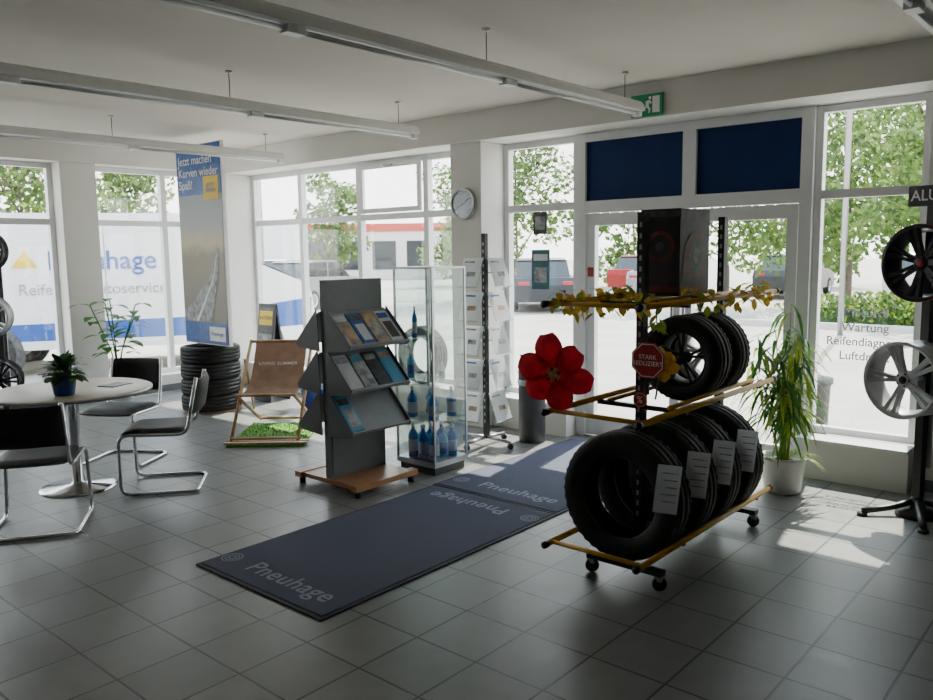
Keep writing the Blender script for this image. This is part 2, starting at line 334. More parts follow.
def rim(b,T,r=0.2,w=0.18,m='alloy',spokes=5,cap='black'):
    h=w/2
    b.lathe([(r*1.03,h),(r*1.0,h*.92),(r*.95,h*.85),(r*.93,h*.4),(r*.86,-h*.2),(r*.93,-h*.85),(r*1.02,-h),(r*.99,-h*.97),(r*.90,-h*.8),(r*.83,-h*.2),(r*.90,h*.4),(r*.93,h*.86)],m,T,48,closed=True)
    b.lathe([(0.001,h*.62),(r*.1,h*.66),(r*.2,h*.6),(r*.25,h*.45),(r*.25,h*.0)],m,T,24)
    b.lathe([(0.001,h*.70),(r*.10,h*.69),(r*.11,h*.6)],cap,T,20)
    for k in range(spokes):
        for off in(-0.13,0.13):
            a=2*math.pi*k/spokes+off
            c0,c1=r*.2,r*.95
            vs=[]
            for rr,ww,zt,zb in((c0,r*.05,h*.62,h*.2),(r*.6,r*.045,h*.70,h*.35),(c1,r*.065,h*.86,h*.4)):
                for sx in(-1,1):
                    for z in(zb,zt):
                        vs.append((rr,sx*ww,z))
            fs=[]
            for i in range(2):
                o=i*4;fs+=[(o,o+1,o+5,o+4),(o+1,o+3,o+7,o+5),(o+3,o+2,o+6,o+7),(o+2,o,o+4,o+6)]
            b.add(vs,fs,m,False,T@Matrix.Rotation(a,4,'Z'))
        a=2*math.pi*(k+.5)/spokes
        b.lathe([(0.001,h*.63),(r*.035,h*.63),(r*.035,h*.5)],'black',T@Matrix.Translation((r*.16*math.cos(a),r*.16*math.sin(a),0)),8)
# -------------------------- yellow tyre rack
b=B('tyre_display_rack')
for z,ya,yb in((0.22,1.70,2.20),(0.88,1.70,2.20),(1.40,1.70,2.20)):
    for y in(ya,yb):
        b.tube([(3.12,y,z),(4.70,y,z)],0.015,'yellow',10)
        b.lathe([(0.001,0.0),(0.018,0.0),(0.018,0.03),(0.001,0.03)],'black',Matrix.Translation((3.09,y,z))@RX,10)
        b.lathe([(0.001,0.0),(0.018,0.0),(0.018,0.03),(0.001,0.03)],'black',Matrix.Translation((4.70,y,z))@RX,10)
    for x in(3.585,4.53):
        b.bx(x-0.012,x+0.012,ya,yb,z-0.03,z-0.008,'black')
for y in(1.87,2.03):b.tube([(3.5,y,1.40),(4.6,y,1.40)],0.009,'yellow',8)
for y in(1.78,2.12):b.tube([(3.55,y,.88),(4.6,y,.88)],0.012,'yellow',8)
for z in (0.88,1.40,.22):b.tube([(3.16,1.70,z),(3.16,2.20,z)],0.012,'yellow',8)
for x in(3.585,4.53):
    b.bx(x-0.025,x+0.025,1.93,1.97,0.08,1.83,'black')
    for i in range(28):
        z=0.3+i*0.054
        b.bx(x-0.0265,x-0.0251,1.944,1.956,z,z+0.025,'steel')
b.bx(3.40,4.62,1.931,1.969,0.0785,0.099,'black')
for x in(3.42,4.60):
    b.bx(x-0.025,x+0.025,1.73,2.15,0.078,0.105,'black')
    for y in(1.75,2.13):
        b.bx(x-0.018,x+0.018,y-0.02,y+0.02,0.05,0.08,'steel')
        b.lathe([(0.001,-0.012),(0.03,-0.012),(0.036,-0.006),(0.036,0.006),(0.03,0.012),(0.001,0.012)],'black',Matrix.Translation((x,y,0.036))@Matrix.Rotation(0.6,4,'Z')@RX,16)
b.make()
for x in(3.44,3.75,4.05,4.36):
    b=B('car_tyre');tyre(b,RX,0.32,0.2)
    Tc=Matrix.Translation((-0.118,-0.285,0.12))@Matrix.Rotation(math.radians(32),4,'Z')@Matrix.Rotation(0.10,4,'X')
    b.bx(-0.003,0.0,-0.055,0.055,-0.13,0.10,'paper',Tc)
    for k in range(5):b.bx(-0.0045,-0.0031,-0.042,0.03-0.01*(k%3),0.06-k*0.034,0.065-k*0.034,'p_grey',Tc)
    b.make((x,1.95,0.442))
for x,mm in((4.08,'dalloy'),(4.33,'alloy')):
    b=B('car_wheel');tyre(b,RX,0.235,0.2,0.62)
    rim(b,Matrix.Rotation(-math.pi/2,4,'Y'),0.149,0.17,mm)
    b.make((x,1.95,1.06))
b=B('snow_chain_carton');b.bx(-0.17,0.17,-0.11,0.11,0,0.44,'box')
b.bx(-0.1715,-0.17,-0.105,0.105,0.40,0.43,'p_dark');b.bx(-0.1715,-0.17,-0.105,0.105,0.02,0.05,'p_brown')
b.bx(-0.165,0.165,-0.1115,-0.11,0.02,0.05,'p_brown');b.bx(-0.165,0.165,-0.1115,-0.11,0.385,0.43,'p_dark')
b.poly([(-.15,-.112,.08),(.12,-.112,.1),(.15,-.112,.2),(.08,-.112,.34),(-.05,-.112,.32),(-.12,-.112,.25)],'p_brown')
T=Matrix.Translation((-0.172,0,.25))@Matrix.Rotation(-math.pi/2,4,'Y')
b.lathe([(.06,0),(.08,0)],'p_brown',T,28);b.lathe([(0.001,0.0),(.024,0.0)],'p_dark',T,24)
T=Matrix.Translation((0.02,-0.1135,0.2))@Matrix.Rotation(math.pi/2,4,'X')
b.lathe([(.05,0),(.09,0)],'p_dark',T,28);b.lathe([(0.001,0.0),(.045,0.0)],'p_grey',T,24)
b.make((3.93,1.95,1.412))
def octa(name,loc,r,txt,ts):
    b=B(name);pts=[(0,r*math.sin(a),r*math.cos(a)) for a in [math.pi/8+i*math.pi/4 for i in range(8)]]
    vs=pts+[(-0.004,p[1],p[2]) for p in pts]
    b.add(vs,[list(range(8)),list(range(15,7,-1))]+[(i,(i+1)%8,8+(i+1)%8,8+i) for i in range(8)],'red')
    pw=[(-0.0045,p[1]*.93,p[2]*.93) for p in pts];pi=[(-0.0045,p[1]*.88,p[2]*.88) for p in pts]
    b.add(pw+pi,[(i,(i+1)%8,8+(i+1)%8,8+i) for i in range(8)],'white')
    b.bx(0.0,0.012,-0.004,0.004,-r*1.8,0,'black')
    o=b.make(loc);text('lettering',txt,ts,face_mx((-0.006,0,0)),'white',o,bold=0.0004);return o
octa('reduced_price_sign',(3.52,1.88,1.11),0.095,'STARK\nREDUZIERT',0.032)
octa('reduced_price_sign',(3.52,1.92,0.91),0.04,'%',0.05)
def flower(name,loc,R,pm,cm,stem,rot=28):
    b=B(name)
    T=Matrix.Rotation(math.radians(rot),4,'Z')
    n=6
    for k in range(n):
        a=2*math.pi*k/n+0.30
        vs=[];S=9;rl=R*(1.0+.10*math.sin(k*2.3))
        for i in range(S+1):
            t=i/S;rr=rl*(0.12+0.88*t);ww=R*0.78*max(0,math.sin(math.pi*(0.12+0.80*t)))**0.65*(.7+.3*t)
            for j in(-1,-.6,-.25,0,.25,.6,1):
                y=rr*math.cos(a)-ww*j*.56*math.sin(a);z=rr*math.sin(a)+ww*j*.56*math.cos(a)
                vs.append((-0.02-0.035*math.sin(math.pi*t)+0.03*j*j+0.006*math.sin(k*2+i*1.7+j*3)+(k%2)*.008,y,z))
        fs=[(i*7+j,i*7+j+1,i*7+j+8,i*7+j+7) for i in range(S) for j in range(6)]
        b.add(vs,fs,pm,True,T)
    b.sphere((-0.05,0,0),R*0.2,cm,14,(0.5,1,1),T)
    for k in range(9):b.sphere((-0.065,R*.16*math.cos(k*.7),R*.16*math.sin(k*.7)),R*.045,'flowc' if k%2 else 'redfelt',6,(1,1,1),T)
    b.tube(stem,0.005,'leaf',6)
    return b.make(loc)
flower('red_felt_flower',(3.16,2.185,1.065),0.18,'redfelt','flowc',[(0,0,0),(0.01,0.0,-0.1),(0.01,0.0,-0.17)])
flower('orange_felt_flower',(3.62,1.86,1.08),0.085,'orange','flowc',[(0,0,0),(0.0,0.02,-0.12),(0,0.03,-0.18)])
b=B('leaf_garland')
def garl(path,n,yel):
    for i in range(n):
        t=random.random()*(len(path)-1);k=int(t);u=t-k;p=Vector(path[k]).lerp(Vector(path[min(k+1,len(path)-1)]),u)
        p+=Vector((random.uniform(-.02,.02),random.uniform(-.03,.03),random.uniform(-.05,.05)))
        d=Vector((random.uniform(-1,1),random.uniform(-1,1),random.uniform(-.8,.4)))
        b.leaf(p,d,random.uniform(.05,.08),random.uniform(.03,.045),'leafa' if random.random()<yel else 'leafy',0.3,3)
    b.tube(path,0.004,'leaf',5,0.02)
garl([(3.2,2.22,1.42),(3.45,2.2,1.40),(3.7,2.19,1.42),(3.9,2.18,1.41)],80,.7)
garl([(3.16,2.2,1.42),(3.16,2.0,1.40),(3.16,1.8,1.42),(3.2,1.7,1.41)],30,.5)
garl([(3.6,1.70,1.42),(4.0,1.70,1.40),(4.4,1.70,1.42),(4.7,1.72,1.41)],80,.6)
garl([(3.56,1.86,1.41),(3.56,1.86,1.34),(3.55,1.85,1.26)],14,.3)
b.make()
# ---------------------------------------------------------------- entrance mats
def carpet(x0,x1,y0,y1,texts):
    b=B('entrance_mat');b.bx(x0,x1,y0,y1,0.001,0.008,'matedge');b.bx(x0+0.025,x1-0.025,y0+0.025,y1-0.025,0.006,0.012,'matblue')
    o=b.make()
    for (x,fl_) in texts:
        T=axes((0,-1,0),(1,0,0),(x,(y0+y1)/2-0.07,0.0135)) if fl_ else axes((0,1,0),(-1,0,0),(x,(y0+y1)/2+0.07,0.0135))
        text('lettering','Pneuhage',0.165,T,'mattext',o,bold=0.0019,ls=1.05)
        s=-1 if fl_ else 1
        bb=B('logo_mark')
        for k in range(3):
            bb.lathe([(0.016+k*0.018,0),(0.024+k*0.018,0)],'mattext',Matrix.Translation((x,(y0+y1)/2-s*0.44,0.0135)),20)
        bb.make(parent=o)
carpet(2.16,4.03,2.77,3.82,[(2.33,True),(3.86,False)])
carpet(4.04,5.82,2.77,3.84,[(4.24,True)])
# ---------------------------------------------------------------- round table
b=B('round_table');b.M=Matrix.Diagonal((1,1,.962,1))
b.lathe([(0.001,0.715),(0.50,0.715),(0.525,0.722),(0.535,0.735),(0.53,0.745),(0.52,0.75),(0.001,0.75)],'wood',None,64)
b.lathe([(0.530,0.722),(0.538,0.725),(0.538,0.742),(0.530,0.745)],'steel',None,64)
b.lathe([(0.001,0.7149),(0.16,0.7149),(0.15,0.70),(0.04,0.69),(0.035,0.05),(0.05,0.035),(0.24,0.02),(0.26,0.008),(0.26,0.0),(0.001,0.0)],'chrome',None,48)
b.make((2.41,5.82,0))
def plantpot(b,r,h,m,z=0):
    b.lathe([(0.001,z),(r*.72,z),(r*.78,z+.01),(r*.98,z+h*.9),(r,z+h),(r*.93,z+h),(r*.9,z+h*.88),(0.001,z+h*.86)],m,None,28)
    b.lathe([(0.001,z+h*.87),(r*.9,z+h*.87)],'soil',None,20)
b=B('potted_plant');plantpot(b,0.085,0.12,'potb')
for i in range(130):
    a=random.random()*6.28;e=random.uniform(.05,1.4);d=(math.cos(a)*math.cos(e),math.sin(a)*math.cos(e),math.sin(e))
    p=(d[0]*.03,d[1]*.03,0.11);L=random.uniform(.08,.17);q=(d[0]*L*.7,d[1]*L*.7,0.11+d[2]*L*.8)
    b.tube([p,q],0.002,'leafd',4);b.leaf(q,d,random.uniform(.06,.09),.06,'leafd' if i%3 else 'leaf',.5,4)
b.make((2.27,5.60,0.7225))
b=B('car_brochure');b.bx(-.1,.1,-.07,.07,0,.004,'p_dark');b.bx(-.09,.0,-.06,.06,.004,.0045,'p_grey');b.make((2.68,5.72,.7225),.4)
# ---------------------------------------------------------------- chairs
def chair(x,y,face):
    b=B('cantilever_chair');b.M=Matrix.Diagonal((1,1,.95,1))
    b.tube([(-0.215,-0.29,0.85),(-0.225,-0.21,0.435),(-0.235,0.24,0.45),(-0.25,0.235,0.0135),(-0.25,-0.27,0.0135),(0.25,-0.27,0.0135),(0.25,0.235,0.0135),(0.235,0.24,0.45),(0.225,-0.21,0.435),(0.215,-0.29,0.85)],0.0125,'chrome',10,0.07)
    def pad(nx,ny,fn,th,m):
        vs=[];fs=[]
        for s_ in(1,-1):
            for i in range(nx+1):
                for j in range(ny+1):
                    u=i/nx*2-1;v=j/ny*2-1
                    e=max(0,(1-abs(u)**6))**.4*max(0,(1-abs(v)**6))**.4
                    p,n=fn(u,v);vs.append(tuple(Vector(p)+Vector(n)*s_*th*e))
        N=(nx+1)*(ny+1)
        for k in range(2):
            for i in range(nx):
                for j in range(ny):
                    a=k*N+i*(ny+1)+j;q=(a,a+1,a+ny+2,a+ny+1);fs.append(q if k else q[::-1])
        b.add(vs,fs,m,True)
    pad(12,12,lambda u,v:((u*.225,v*.22+.01,.462-.012*(1-u*u)*(1-v*v)+(0.0 if v<.8 else -.01)),(0,0,1)),.028,'leather')
    pad(12,8,lambda u,v:((u*.225,-.27-.04*(1-u*u)-(v*.13)*.18,.71+v*.13),(0,1,.18)),.02,'leather')
    b.tube([(-0.22,-0.24,.58),(0.22,-0.24,.58)],0.008,'black')
    b.make((x,y,0),face-math.pi/2)
chair(1.90,5.16,math.atan2(.76,.50))
chair(2.83,5.38,math.atan2(.62,-.78))
chair(2.98,6.30,math.atan2(-.55,-.83))
# ---------------------------------------------------------------- tyre stack + poster board
b=B('tyre_stack')
for k in range(4):tyre(b,Matrix.Translation((random.uniform(-.01,.01),random.uniform(-.01,.01),0.1+k*0.171+0.0)),0.31,0.172)
b.tube([(0,0,0.005),(0,0,0.015)],0.3,'woodb',28);b.make((4.65,7.68,0.0))
b=B('advertising_board')
b.bx(4.63,4.67,7.27,8.12,0.705,2.80,'white')
b.bx(4.626,4.629,7.28,8.11,0.715,2.79,'poster')
b.bx(4.622,4.625,7.28,8.11,2.28,2.79,'p_blue')
X=4.621
def PB(pts,m,dx=0):b.poly([(X-dx,y-.18,z) for y,z in pts],m)
PB([(7.50,2.22),(7.78,2.22),(7.78,2.46),(7.50,2.46)],'p_yel',.002)
PB([(8.28,.95),(7.75,.95),(7.60,1.4),(7.55,1.72),(7.58,1.72),(7.72,1.45),(8.1,1.15),(8.28,1.05)],'p_grey',-.001)
PB([(8.05,.95),(8.00,.95),(7.67,1.4),(7.57,1.70),(7.58,1.70),(7.69,1.4)],'white',.001)
PB([(7.47,.72),(8.28,.72),(8.28,.94),(7.47,.94)],'p_blue',.001)
PB([(7.50,.75),(7.80,.75),(7.80,.9),(7.50,.9)],'white',.002)
o=b.make()
text('headline','Jetzt machen\nKurven wieder\nSpaß!',0.125,axes((0,-1,0),(0,0,1),(X-.003,8.07,2.51)),'white',o,'LEFT',0.001)
text('tag_text','JETZT\nSPAREN',0.055,axes((0,-1,0),(0,0,1),(X-.005,7.46,2.34)),'p_blue',o,'CENTER',0.0005)
text('logo_text','Pneuhage',0.06,axes((0,-1,0),(0,0,1),(X-.005,7.47,.825)),'p_blue',o,'CENTER',0.0005)
b=B('a_frame_sign')
T=Matrix.Rotation(0.12,4,'Y')
b.bx(-0.012,0.012,-0.15,0.15,0.0,1.10,'black',T);b.bx(-0.014,-0.0121,-0.135,0.135,0.06,1.06,'p_dark',T)
b.bx(-0.016,-0.0141,-0.12,0.12,0.86,1.02,'p_yel',T);b.bx(-0.016,-0.0141,-0.12,0.12,0.5,0.76,'p_grey',T)
b.bx(-0.012,0.012,-0.15,0.15,0.0,1.10,'black',Matrix.Translation((0.27,0,0))@Matrix.Rotation(-0.12,4,'Y'))
o=b.make((5.25,7.64,0.003))
text('sign_text','AKTION',0.06,T@axes((0,-1,0),(0,0,1),(-.018,0,.94)),'p_dark',o,bold=.001)
# ---------------------------------------------------------------- deck chair
b=B('deck_chair')
hw=.29
for s in(-1,1):
    b.tube([(s*hw,.50,.015),(s*hw,-.32,.80)],.016,'woodd',6)
    b.tube([(s*(hw-.04),-.40,.015),(s*(hw-.04),.42,.40)],.016,'woodd',6)
    b.tube([(s*(hw+.03),-.16,.64),(s*(hw+.03),-.42,.12)],.012,'woodd',6)
for y,z in((-.31,.79),(.49,.03)):b.tube([(-hw,y,z),(hw,y,z)],.014,'woodd',6)
for y,z in((.41,.395),(-.39,.03)):b.tube([(-hw+.04,y,z),(hw-.04,y,z)],.014,'woodd',6)
vs=[];N=16
for i in range(N+1):
    t=i/N;y=-.31+.72*t;z=.80-.40*t-.18*math.sin(math.pi*t**.85)
    for j in range(5):vs.append(((-1+j*.5)*(hw-.05),y,z-0.01*math.cos((j-2)*.8)))
b.add(vs,[(i*5+j,i*5+j+1,i*5+j+6,i*5+j+5) for i in range(N) for j in range(4)],'canvas',True)
o=b.make((4.36,6.12,0.038),math.atan2(-.66,-.75)-math.pi/2)
text('lettering','LIVING SUMMER',0.05,axes((-1,0,0),(0,-.216,.225),(0,-.13,.60)),'paper',o,bold=.0005)
b=B('artificial_grass_mat');b.bx(-.33,.33,-.45,.45,.002,.022,'turf')
for i in range(900):
    x=random.uniform(-.32,.32);y=random.uniform(-.44,.44)
    b.add([(x-.004,y,.02),(x+.004,y,.02),(x+random.uniform(-.01,.01),y+random.uniform(-.01,.01),.02+random.uniform(.01,.025))],[(0,1,2)],'turf')
for y in(.3,.38):b.bx(-.36,.36,y,y+.05,.022,.035,'woodd')
b.make((4.30,6.06,0),math.atan2(-.66,-.75)-math.pi/2)
# ---------------------------------------------------------------- brochure stand
b=B('brochure_stand')
b.bx(3.46,4.05,4.00,4.07,.05,.09,'woodb');b.bx(3.46,4.05,4.60,4.67,.05,.09,'woodb');b.bx(3.48,4.02,4.07,4.60,.055,.085,'woodb')
for x in(3.5,4.01):
    for y in(4.035,4.635):b.lathe([(0.001,0),(.022,0),(.024,.045),(.015,.05)],'black',Matrix.Translation((x,y,0)),12)
b.bx(3.50,4.02,4.305,4.365,.085,1.47,'standgrey')
b.bx(3.515,4.005,4.30,4.37,.10,.40,'standgrey')
cols=['p_grey','p_blue','p_skin','paper','p_grey','p_dark','bottlel','p_skin']
for s in(-1,1):
    for k,(zt,zb) in enumerate(((1.25,1.01),(.97,.71),(.68,.42))):
        y0=4.335+s*.03;y1=4.335+s*.27
        def YZ(t,off=0):
            y=y0+(y1-y0)*t;z=zt+(zb-zt)*t
            L=math.hypot(y1-y0,zb-zt);ny=s*(zt-zb)/L;nz=abs(y1-y0)/L
            return y+ny*off,z+nz*off
        def slab(xa,xb,t0,t1,o0,o1,m):
            p=[YZ(t0,o0),YZ(t1,o0),YZ(t1,o1),YZ(t0,o1)]
            vs=[(xa,*q) for q in p]+[(xb,*q) for q in p]
            b.add(vs,[(0,1,2,3),(7,6,5,4),(0,4,5,1),(1,5,6,2),(2,6,7,3),(3,7,4,0)],m)
        slab(3.485,4.035,0,1,0,.008,'standlight')
        slab(3.485,4.035,.96,1.0,.0081,.035,'standlight')
        for xe in(3.479,4.0351):
            p=[YZ(0,.03),YZ(1,.03),(y1,zb-.01),(y0,zb-.03)]
            b.add([(xe,*q) for q in p]+[(xe+.006,*q) for q in p],[(0,1,2,3),(7,6,5,4),(0,4,5,1),(1,5,6,2),(2,6,7,3),(3,7,4,0)],'standgrey')
        n=4 if k<2 else 2
        for i in range(n):
            xa=3.50+i*.13
            if k==2 and i==1:continue
            m=cols[(i+k*3)%8]
            slab(xa,xa+.115,.12,.93,.010,.022,m)
            slab(xa+.01,xa+.105,.18,.32,.0221,.0235,cols[(i*2+k+3)%8])
            slab(xa+.02,xa+.10,.42,.85,.0221,.0235,cols[(i+k+2)%8])
b.make()
# ---------------------------------------------------------------- glass cabinet
b=B('glass_display_cabinet')
x0,x1,y0,y1=4.20,4.57,3.97,4.37
b.bx(x0,x1,y0,y1,.06,.10,'steel');b.bx(x0,x1,y0,y1,1.53,1.545,'steel')
b.bx(x0+.02,x1-.02,y0+.02,y1-.02,.0,.0595,'black')
for x in(x0,x1-.014):
    for y in(y0,y1-.014):b.bx(x,x+.014,y,y+.014,.1005,1.5295,'steel')
g=.004
b.bx(x0+.004,x0+.004+g,y0+.0145,y1-.0145,.101,1.529,'cabglass');b.bx(x1-.008,x1-.004,y0+.0145,y1-.0145,.101,1.529,'cabglass')
b.bx(x0+.0145,x1-.0145,y0+.004,y0+.008,.101,1.529,'cabglass');b.bx(x0+.0145,x1-.0145,y1-.008,y1-.004,.101,1.529,'cabglass')
for z in(.40,.70,1.0,1.28):b.bx(x0+.012,x1-.012,y0+.012,y1-.012,z,z+.006,'cabglass')
o=b.make()
bi=B('spray_bottles')
def bottle(x,y,z,h,r,m):
    bi.lathe([(0.001,0),(r,0),(r,h*.62),(r*.8,h*.72),(r*.35,h*.80),(r*.35,h*.9)],m,Matrix.Translation((x,y,z)),14)
    bi.lathe([(r*.4,h*.88),(r*.42,h*.98),(0.001,h)],'white',Matrix.Translation((x,y,z)),10)
    bi.lathe([(r*1.01,h*.15),(r*1.01,h*.5)],'paper' if m=='bottle' else 'p_blue',Matrix.Translation((x,y,z)),14)
for z,hh in((.101,.25),(.407,.22)):
    for i in range(3):
        for j in range(3):
            if z>.3 and (i+j)%2:continue
            bottle(x0+.08+i*.10,y0+.08+j*.11,z,hh*random.uniform(.85,1.05),.038,'bottle' if (i+2*j)%2==0 else 'bottlel')
bottle(x0+.08,y1-.09,.707,.2,.028,'bottlel');bottle(x0+.12,y1-.1,1.007,.24,.02,'bottle')
for i in range(2):bottle(x0+.2+i*.07,y0+.1+i*.07,.707,.11,.024,'paper')
bi.make(parent=o)
# ---------------------------------------------------------------- leaflet rack
b=B('leaflet_rack')
cxr,cyr=5.20,4.30
for dx,dy in((.24,.0),(-.26,0),(0,.24),(0,-.26)):
    b.tube([(cxr,cyr,.07),(cxr+dx,cyr+dy,.06)],.014,'steel',8)
    b.lathe([(0.001,-0.01),(.027,-.01),(.027,.01),(0.001,.01)],'black',Matrix.Translation((cxr+dx,cyr+dy,.028))@RX,14)
    b.tube([(cxr+dx,cyr+dy,.028),(cxr+dx,cyr+dy,.06)],.008,'steel',6)
b.bx(cxr-.02,cxr+.02,cyr-.02,cyr+.02,.06,1.80,'black')
for i in range(26):b.bx(cxr-.0215,cxr-.0201,cyr-.006,cyr+.006,.2+i*.06,.225+i*.06,'steel')
for k in range(5):
    zt=1.62-k*.285
    for fd,off in(((0,-1),(.09,0)),((-1,0),(0,.09))):
        f=Vector((fd[0],fd[1],0));sd=Vector((-fd[1],fd[0],0))
        c=Vector((cxr,cyr,0))+f*.03+Vector((off[0],off[1],0))
        up=(Vector((0,0,1))*.27-f*.10).normalized()
        T=axes(sd if sd.cross(up).dot(f)>0 else -sd,up,c+f*.10+Vector((0,0,zt-.27)))
        b.bx(-.11,.11,0,.25,-.004,0,'cabglass',T);b.bx(-.105,.105,.01,.262,.001,.003,'paper',T)
        b.bx(-.08,.03,.22,.235,.0031,.0035,'p_blue' if k%2 else 'p_grey',T)
        b.bx(-.03,.06,.10,.14,.0031,.0035,'p_skin' if k%3==1 else 'p_grey',T)
        b.bx(-.11,.11,0,.012,0.0001,.02,'cabglass',T)
        b.tube([(cxr,cyr,zt-.15),tuple(c+f*.05+Vector((0,0,zt-.14)))],.005,'steel',5)
b.make()
b=B('umbrella_stand')
b.lathe([(0.001,0),(.11,0),(.115,.01),(.12,.60),(.127,.615),(.12,.62),(.11,.60),(.105,.05),(0.001,.05)],'can',None,28)
b.lathe([(.122,.50),(.124,.51),(.124,.54),(.122,.55)],'steel',None,28)
for a in(.4,2.2):
    b.tube([(.02*math.cos(a),.02*math.sin(a),.06),(.08*math.cos(a),.08*math.sin(a),.68)],.02,'leather',8,r2=.012)
    b.tube([(.08*math.cos(a),.08*math.sin(a),.68),(.085*math.cos(a),.085*math.sin(a),.74),(.10*math.cos(a),.1*math.sin(a),.76)],.008,'woodb',6,.02)
b.make((5.56,4.08,0))
b=B('car_tyre');tyre(b,RX,.30,.17);b.make((5.925,5.75,.598))
# ---------------------------------------------------------------- plants
b=B('potted_bamboo');plantpot(b,.15,.25,'potw')
for i in range(10):
    a=random.random()*6.28;rr=random.uniform(.0,.10);lean=random.uniform(.02,.18);H=random.uniform(.8,1.38)
    top=(rr*math.cos(a)+lean*math.cos(a),rr*math.sin(a)+lean*math.sin(a),H)
    base=(rr*.6*math.cos(a),rr*.6*math.sin(a),.2);b.tube([base,((base[0]+top[0])/2*.8,(base[1]+top[1])/2*.8,H*.6),top],.006,'leafy',6,.1,r2=.003)
    for k in range(32):
        t=random.uniform(.35,1);p=Vector(base).lerp(Vector(top),t)
        g=random.random()*6.28
        b.leaf(p,(math.cos(g),math.sin(g),random.uniform(-.2,.8)),random.uniform(.18,.36),.024,'leaf' if random.random()<.6 else 'leafy',random.uniform(.7,1.3),5)
for k in range(14):
    g=random.random()*6.28;b.leaf((.05*math.cos(g),.05*math.sin(g),.22),(math.cos(g),math.sin(g),1.2),random.uniform(.2,.3),.02,'leafy',.9,5)
b.make((5.42,1.87,0))
b=B('potted_rubber_plant');plantpot(b,.16,.28,'potw')
for i in range(5):
    a=i*1.3;top=(.24*math.cos(a),.24*math.sin(a),random.uniform(.85,1.2))
    b.tube([(0,0,.22),(.05*math.cos(a),.05*math.sin(a),.6),top],.007,'leaf',6,.1)
    for k in range(9):
        t=.4+.6*k/8;p=Vector((0,0,.22)).lerp(Vector(top),t);g=k*2.4+i
        b.leaf(p,(math.cos(g),math.sin(g),.6),random.uniform(.18,.28),.11,'leaf',.6,5)
b.make((4.12,8.70,0))
b=B('potted_yucca');plantpot(b,.13,.22,'potb')
for i in range(40):
    g=random.random()*6.28;b.leaf((0,0,.2),(math.cos(g)*.7,math.sin(g)*.7,random.uniform(.6,1.8)),random.uniform(.3,.5),.04,'leaf',.5,6)
b.make((5.35,6.85,0))
# ---------------------------------------------------------------- wheel display stands
def wheelstand(name,loc,rotz,wheels,top=True):
    b=B(name)
    for a in(0.5,2.6,3.8,5.6):
        b.tube([(0,0,.10),(.16*math.cos(a),.16*math.sin(a),.05),(.33*math.cos(a),.33*math.sin(a),.03)],.02,'black',8,.05)
        b.lathe([(0.001,0),(.03,0),(.03,.02),(0.001,.02)],'black',Matrix.Translation((.33*math.cos(a),.33*math.sin(a),0)),12)
    b.lathe([(0.001,.0),(.12,.0),(.12,.03),(.05,.05),(0.035,.12),(0.001,.12)],'black',None,20)
    b.bx(-.025,.025,-.025,.025,.05,2.0,'black')
    b.bx(.035,.05,-.04,.04,.3,1.9,'steel')
    for (dy,z,m,R,ty) in wheels:
        b.tube([(0,0,z),(-.08,dy,z)],.02,'steel',8)
        T=Matrix.Translation((-.14,dy,z))@Matrix.Rotation(-math.pi/2,4,'Y')@Matrix.Rotation(.3,4,'Z')
        rim(b,T,R,.18,m,5 if m=='alloy' else 7,'red' if m!='alloy' else 'black')
        if ty:b.lathe([(R*1.035,.09),(R*1.045,.088),(R*1.045,.08),(R*1.02,.08)],'red',T,48)
    if top:
        b.bx(-.06,-.035,-.09,.12,1.88,2.0,'black')
    o=b.make(loc,rotz)
    if top:text('sign_text','ALU',.09,axes((0,-1,0),(0,0,1),(-.062,.02,1.94)),'white',o,bold=.001)
    return o
wheelstand('alloy_wheel_stand',(5.42,1.05,0),-0.35,[(.01,.86,'alloy',.225,False),(-.06,1.55,'dalloy',.215,True)])
wheelstand('alloy_wheel_stand',(2.98,8.75,0),0.9,[(.05,1.08,'alloy',.2,False),(.05,1.72,'dalloy',.2,False),(.0,.45,'dalloy',.2,False)],False)
text('lettering_1','Motoröl\nWartung\nReifendiagnose\nLuftdruck',.085,axes((0,-1,0),(0,0,1),(6.065,1.56,1.03)),'white',None,'CENTER',.001,1.2).name='trim_window_lettering'
# ================================================================ exterior
b=B('ground_outside');b.bx(6.13,120,-60,120,-.15,-.03,'asph');b.bx(-40,6.13,9.43,120,-.15,-.03,'asph');b.make()
def foliage(b,c,rad,n,s,m1,m2):
    for i in range(n):
        while True:
            v=Vector((random.uniform(-1,1),random.uniform(-1,1),random.uniform(-1,1)))
            if .25<v.length<1:break
        p=Vector(c)+Vector((v.x*rad[0],v.y*rad[1],v.z*rad[2]))
        a=Vector((random.gauss(0,1),random.gauss(0,1),random.gauss(0,1))).normalized();c2=a.orthogonal().normalized()*s*random.uniform(.5,1);a=a*s*random.uniform(.5,1.2)
        b.add([tuple(p-a-c2*.2),tuple(p-c2),tuple(p+a),tuple(p+c2)],[(0,1,2,3)],m1 if random.random()<.55 else m2)
def tree(x,y,H,R,zb=1.6,n=1800,s=.11,br=.42):
    b=B('deciduous_tree')
    b.tube([(0,0,-.03),(.05,.02,zb),(.0,.1,H*.8)],.11,'bark',8,.2,r2=.03)
    for k in range(7):
        a=k*.9;z0=zb+(H-zb)*k/9;b.tube([(0,.03,z0),(R*.6*math.cos(a*2),R*.6*math.sin(a*2),z0+R*.6)],.04,'bark',6,r2=.01)
    nb=16
    for k in range(nb):
        a=random.random()*6.28;rr=R*.68*random.random()**.5;z=zb+(H-zb)*(.06+.88*k/(nb-1))
        foliage(b,(rr*math.cos(a),rr*math.sin(a),z),(R*br,R*br,(H-zb)*.12),n//nb,s,'treeleaf','treeleaf2')
    b.make((x,y,0))
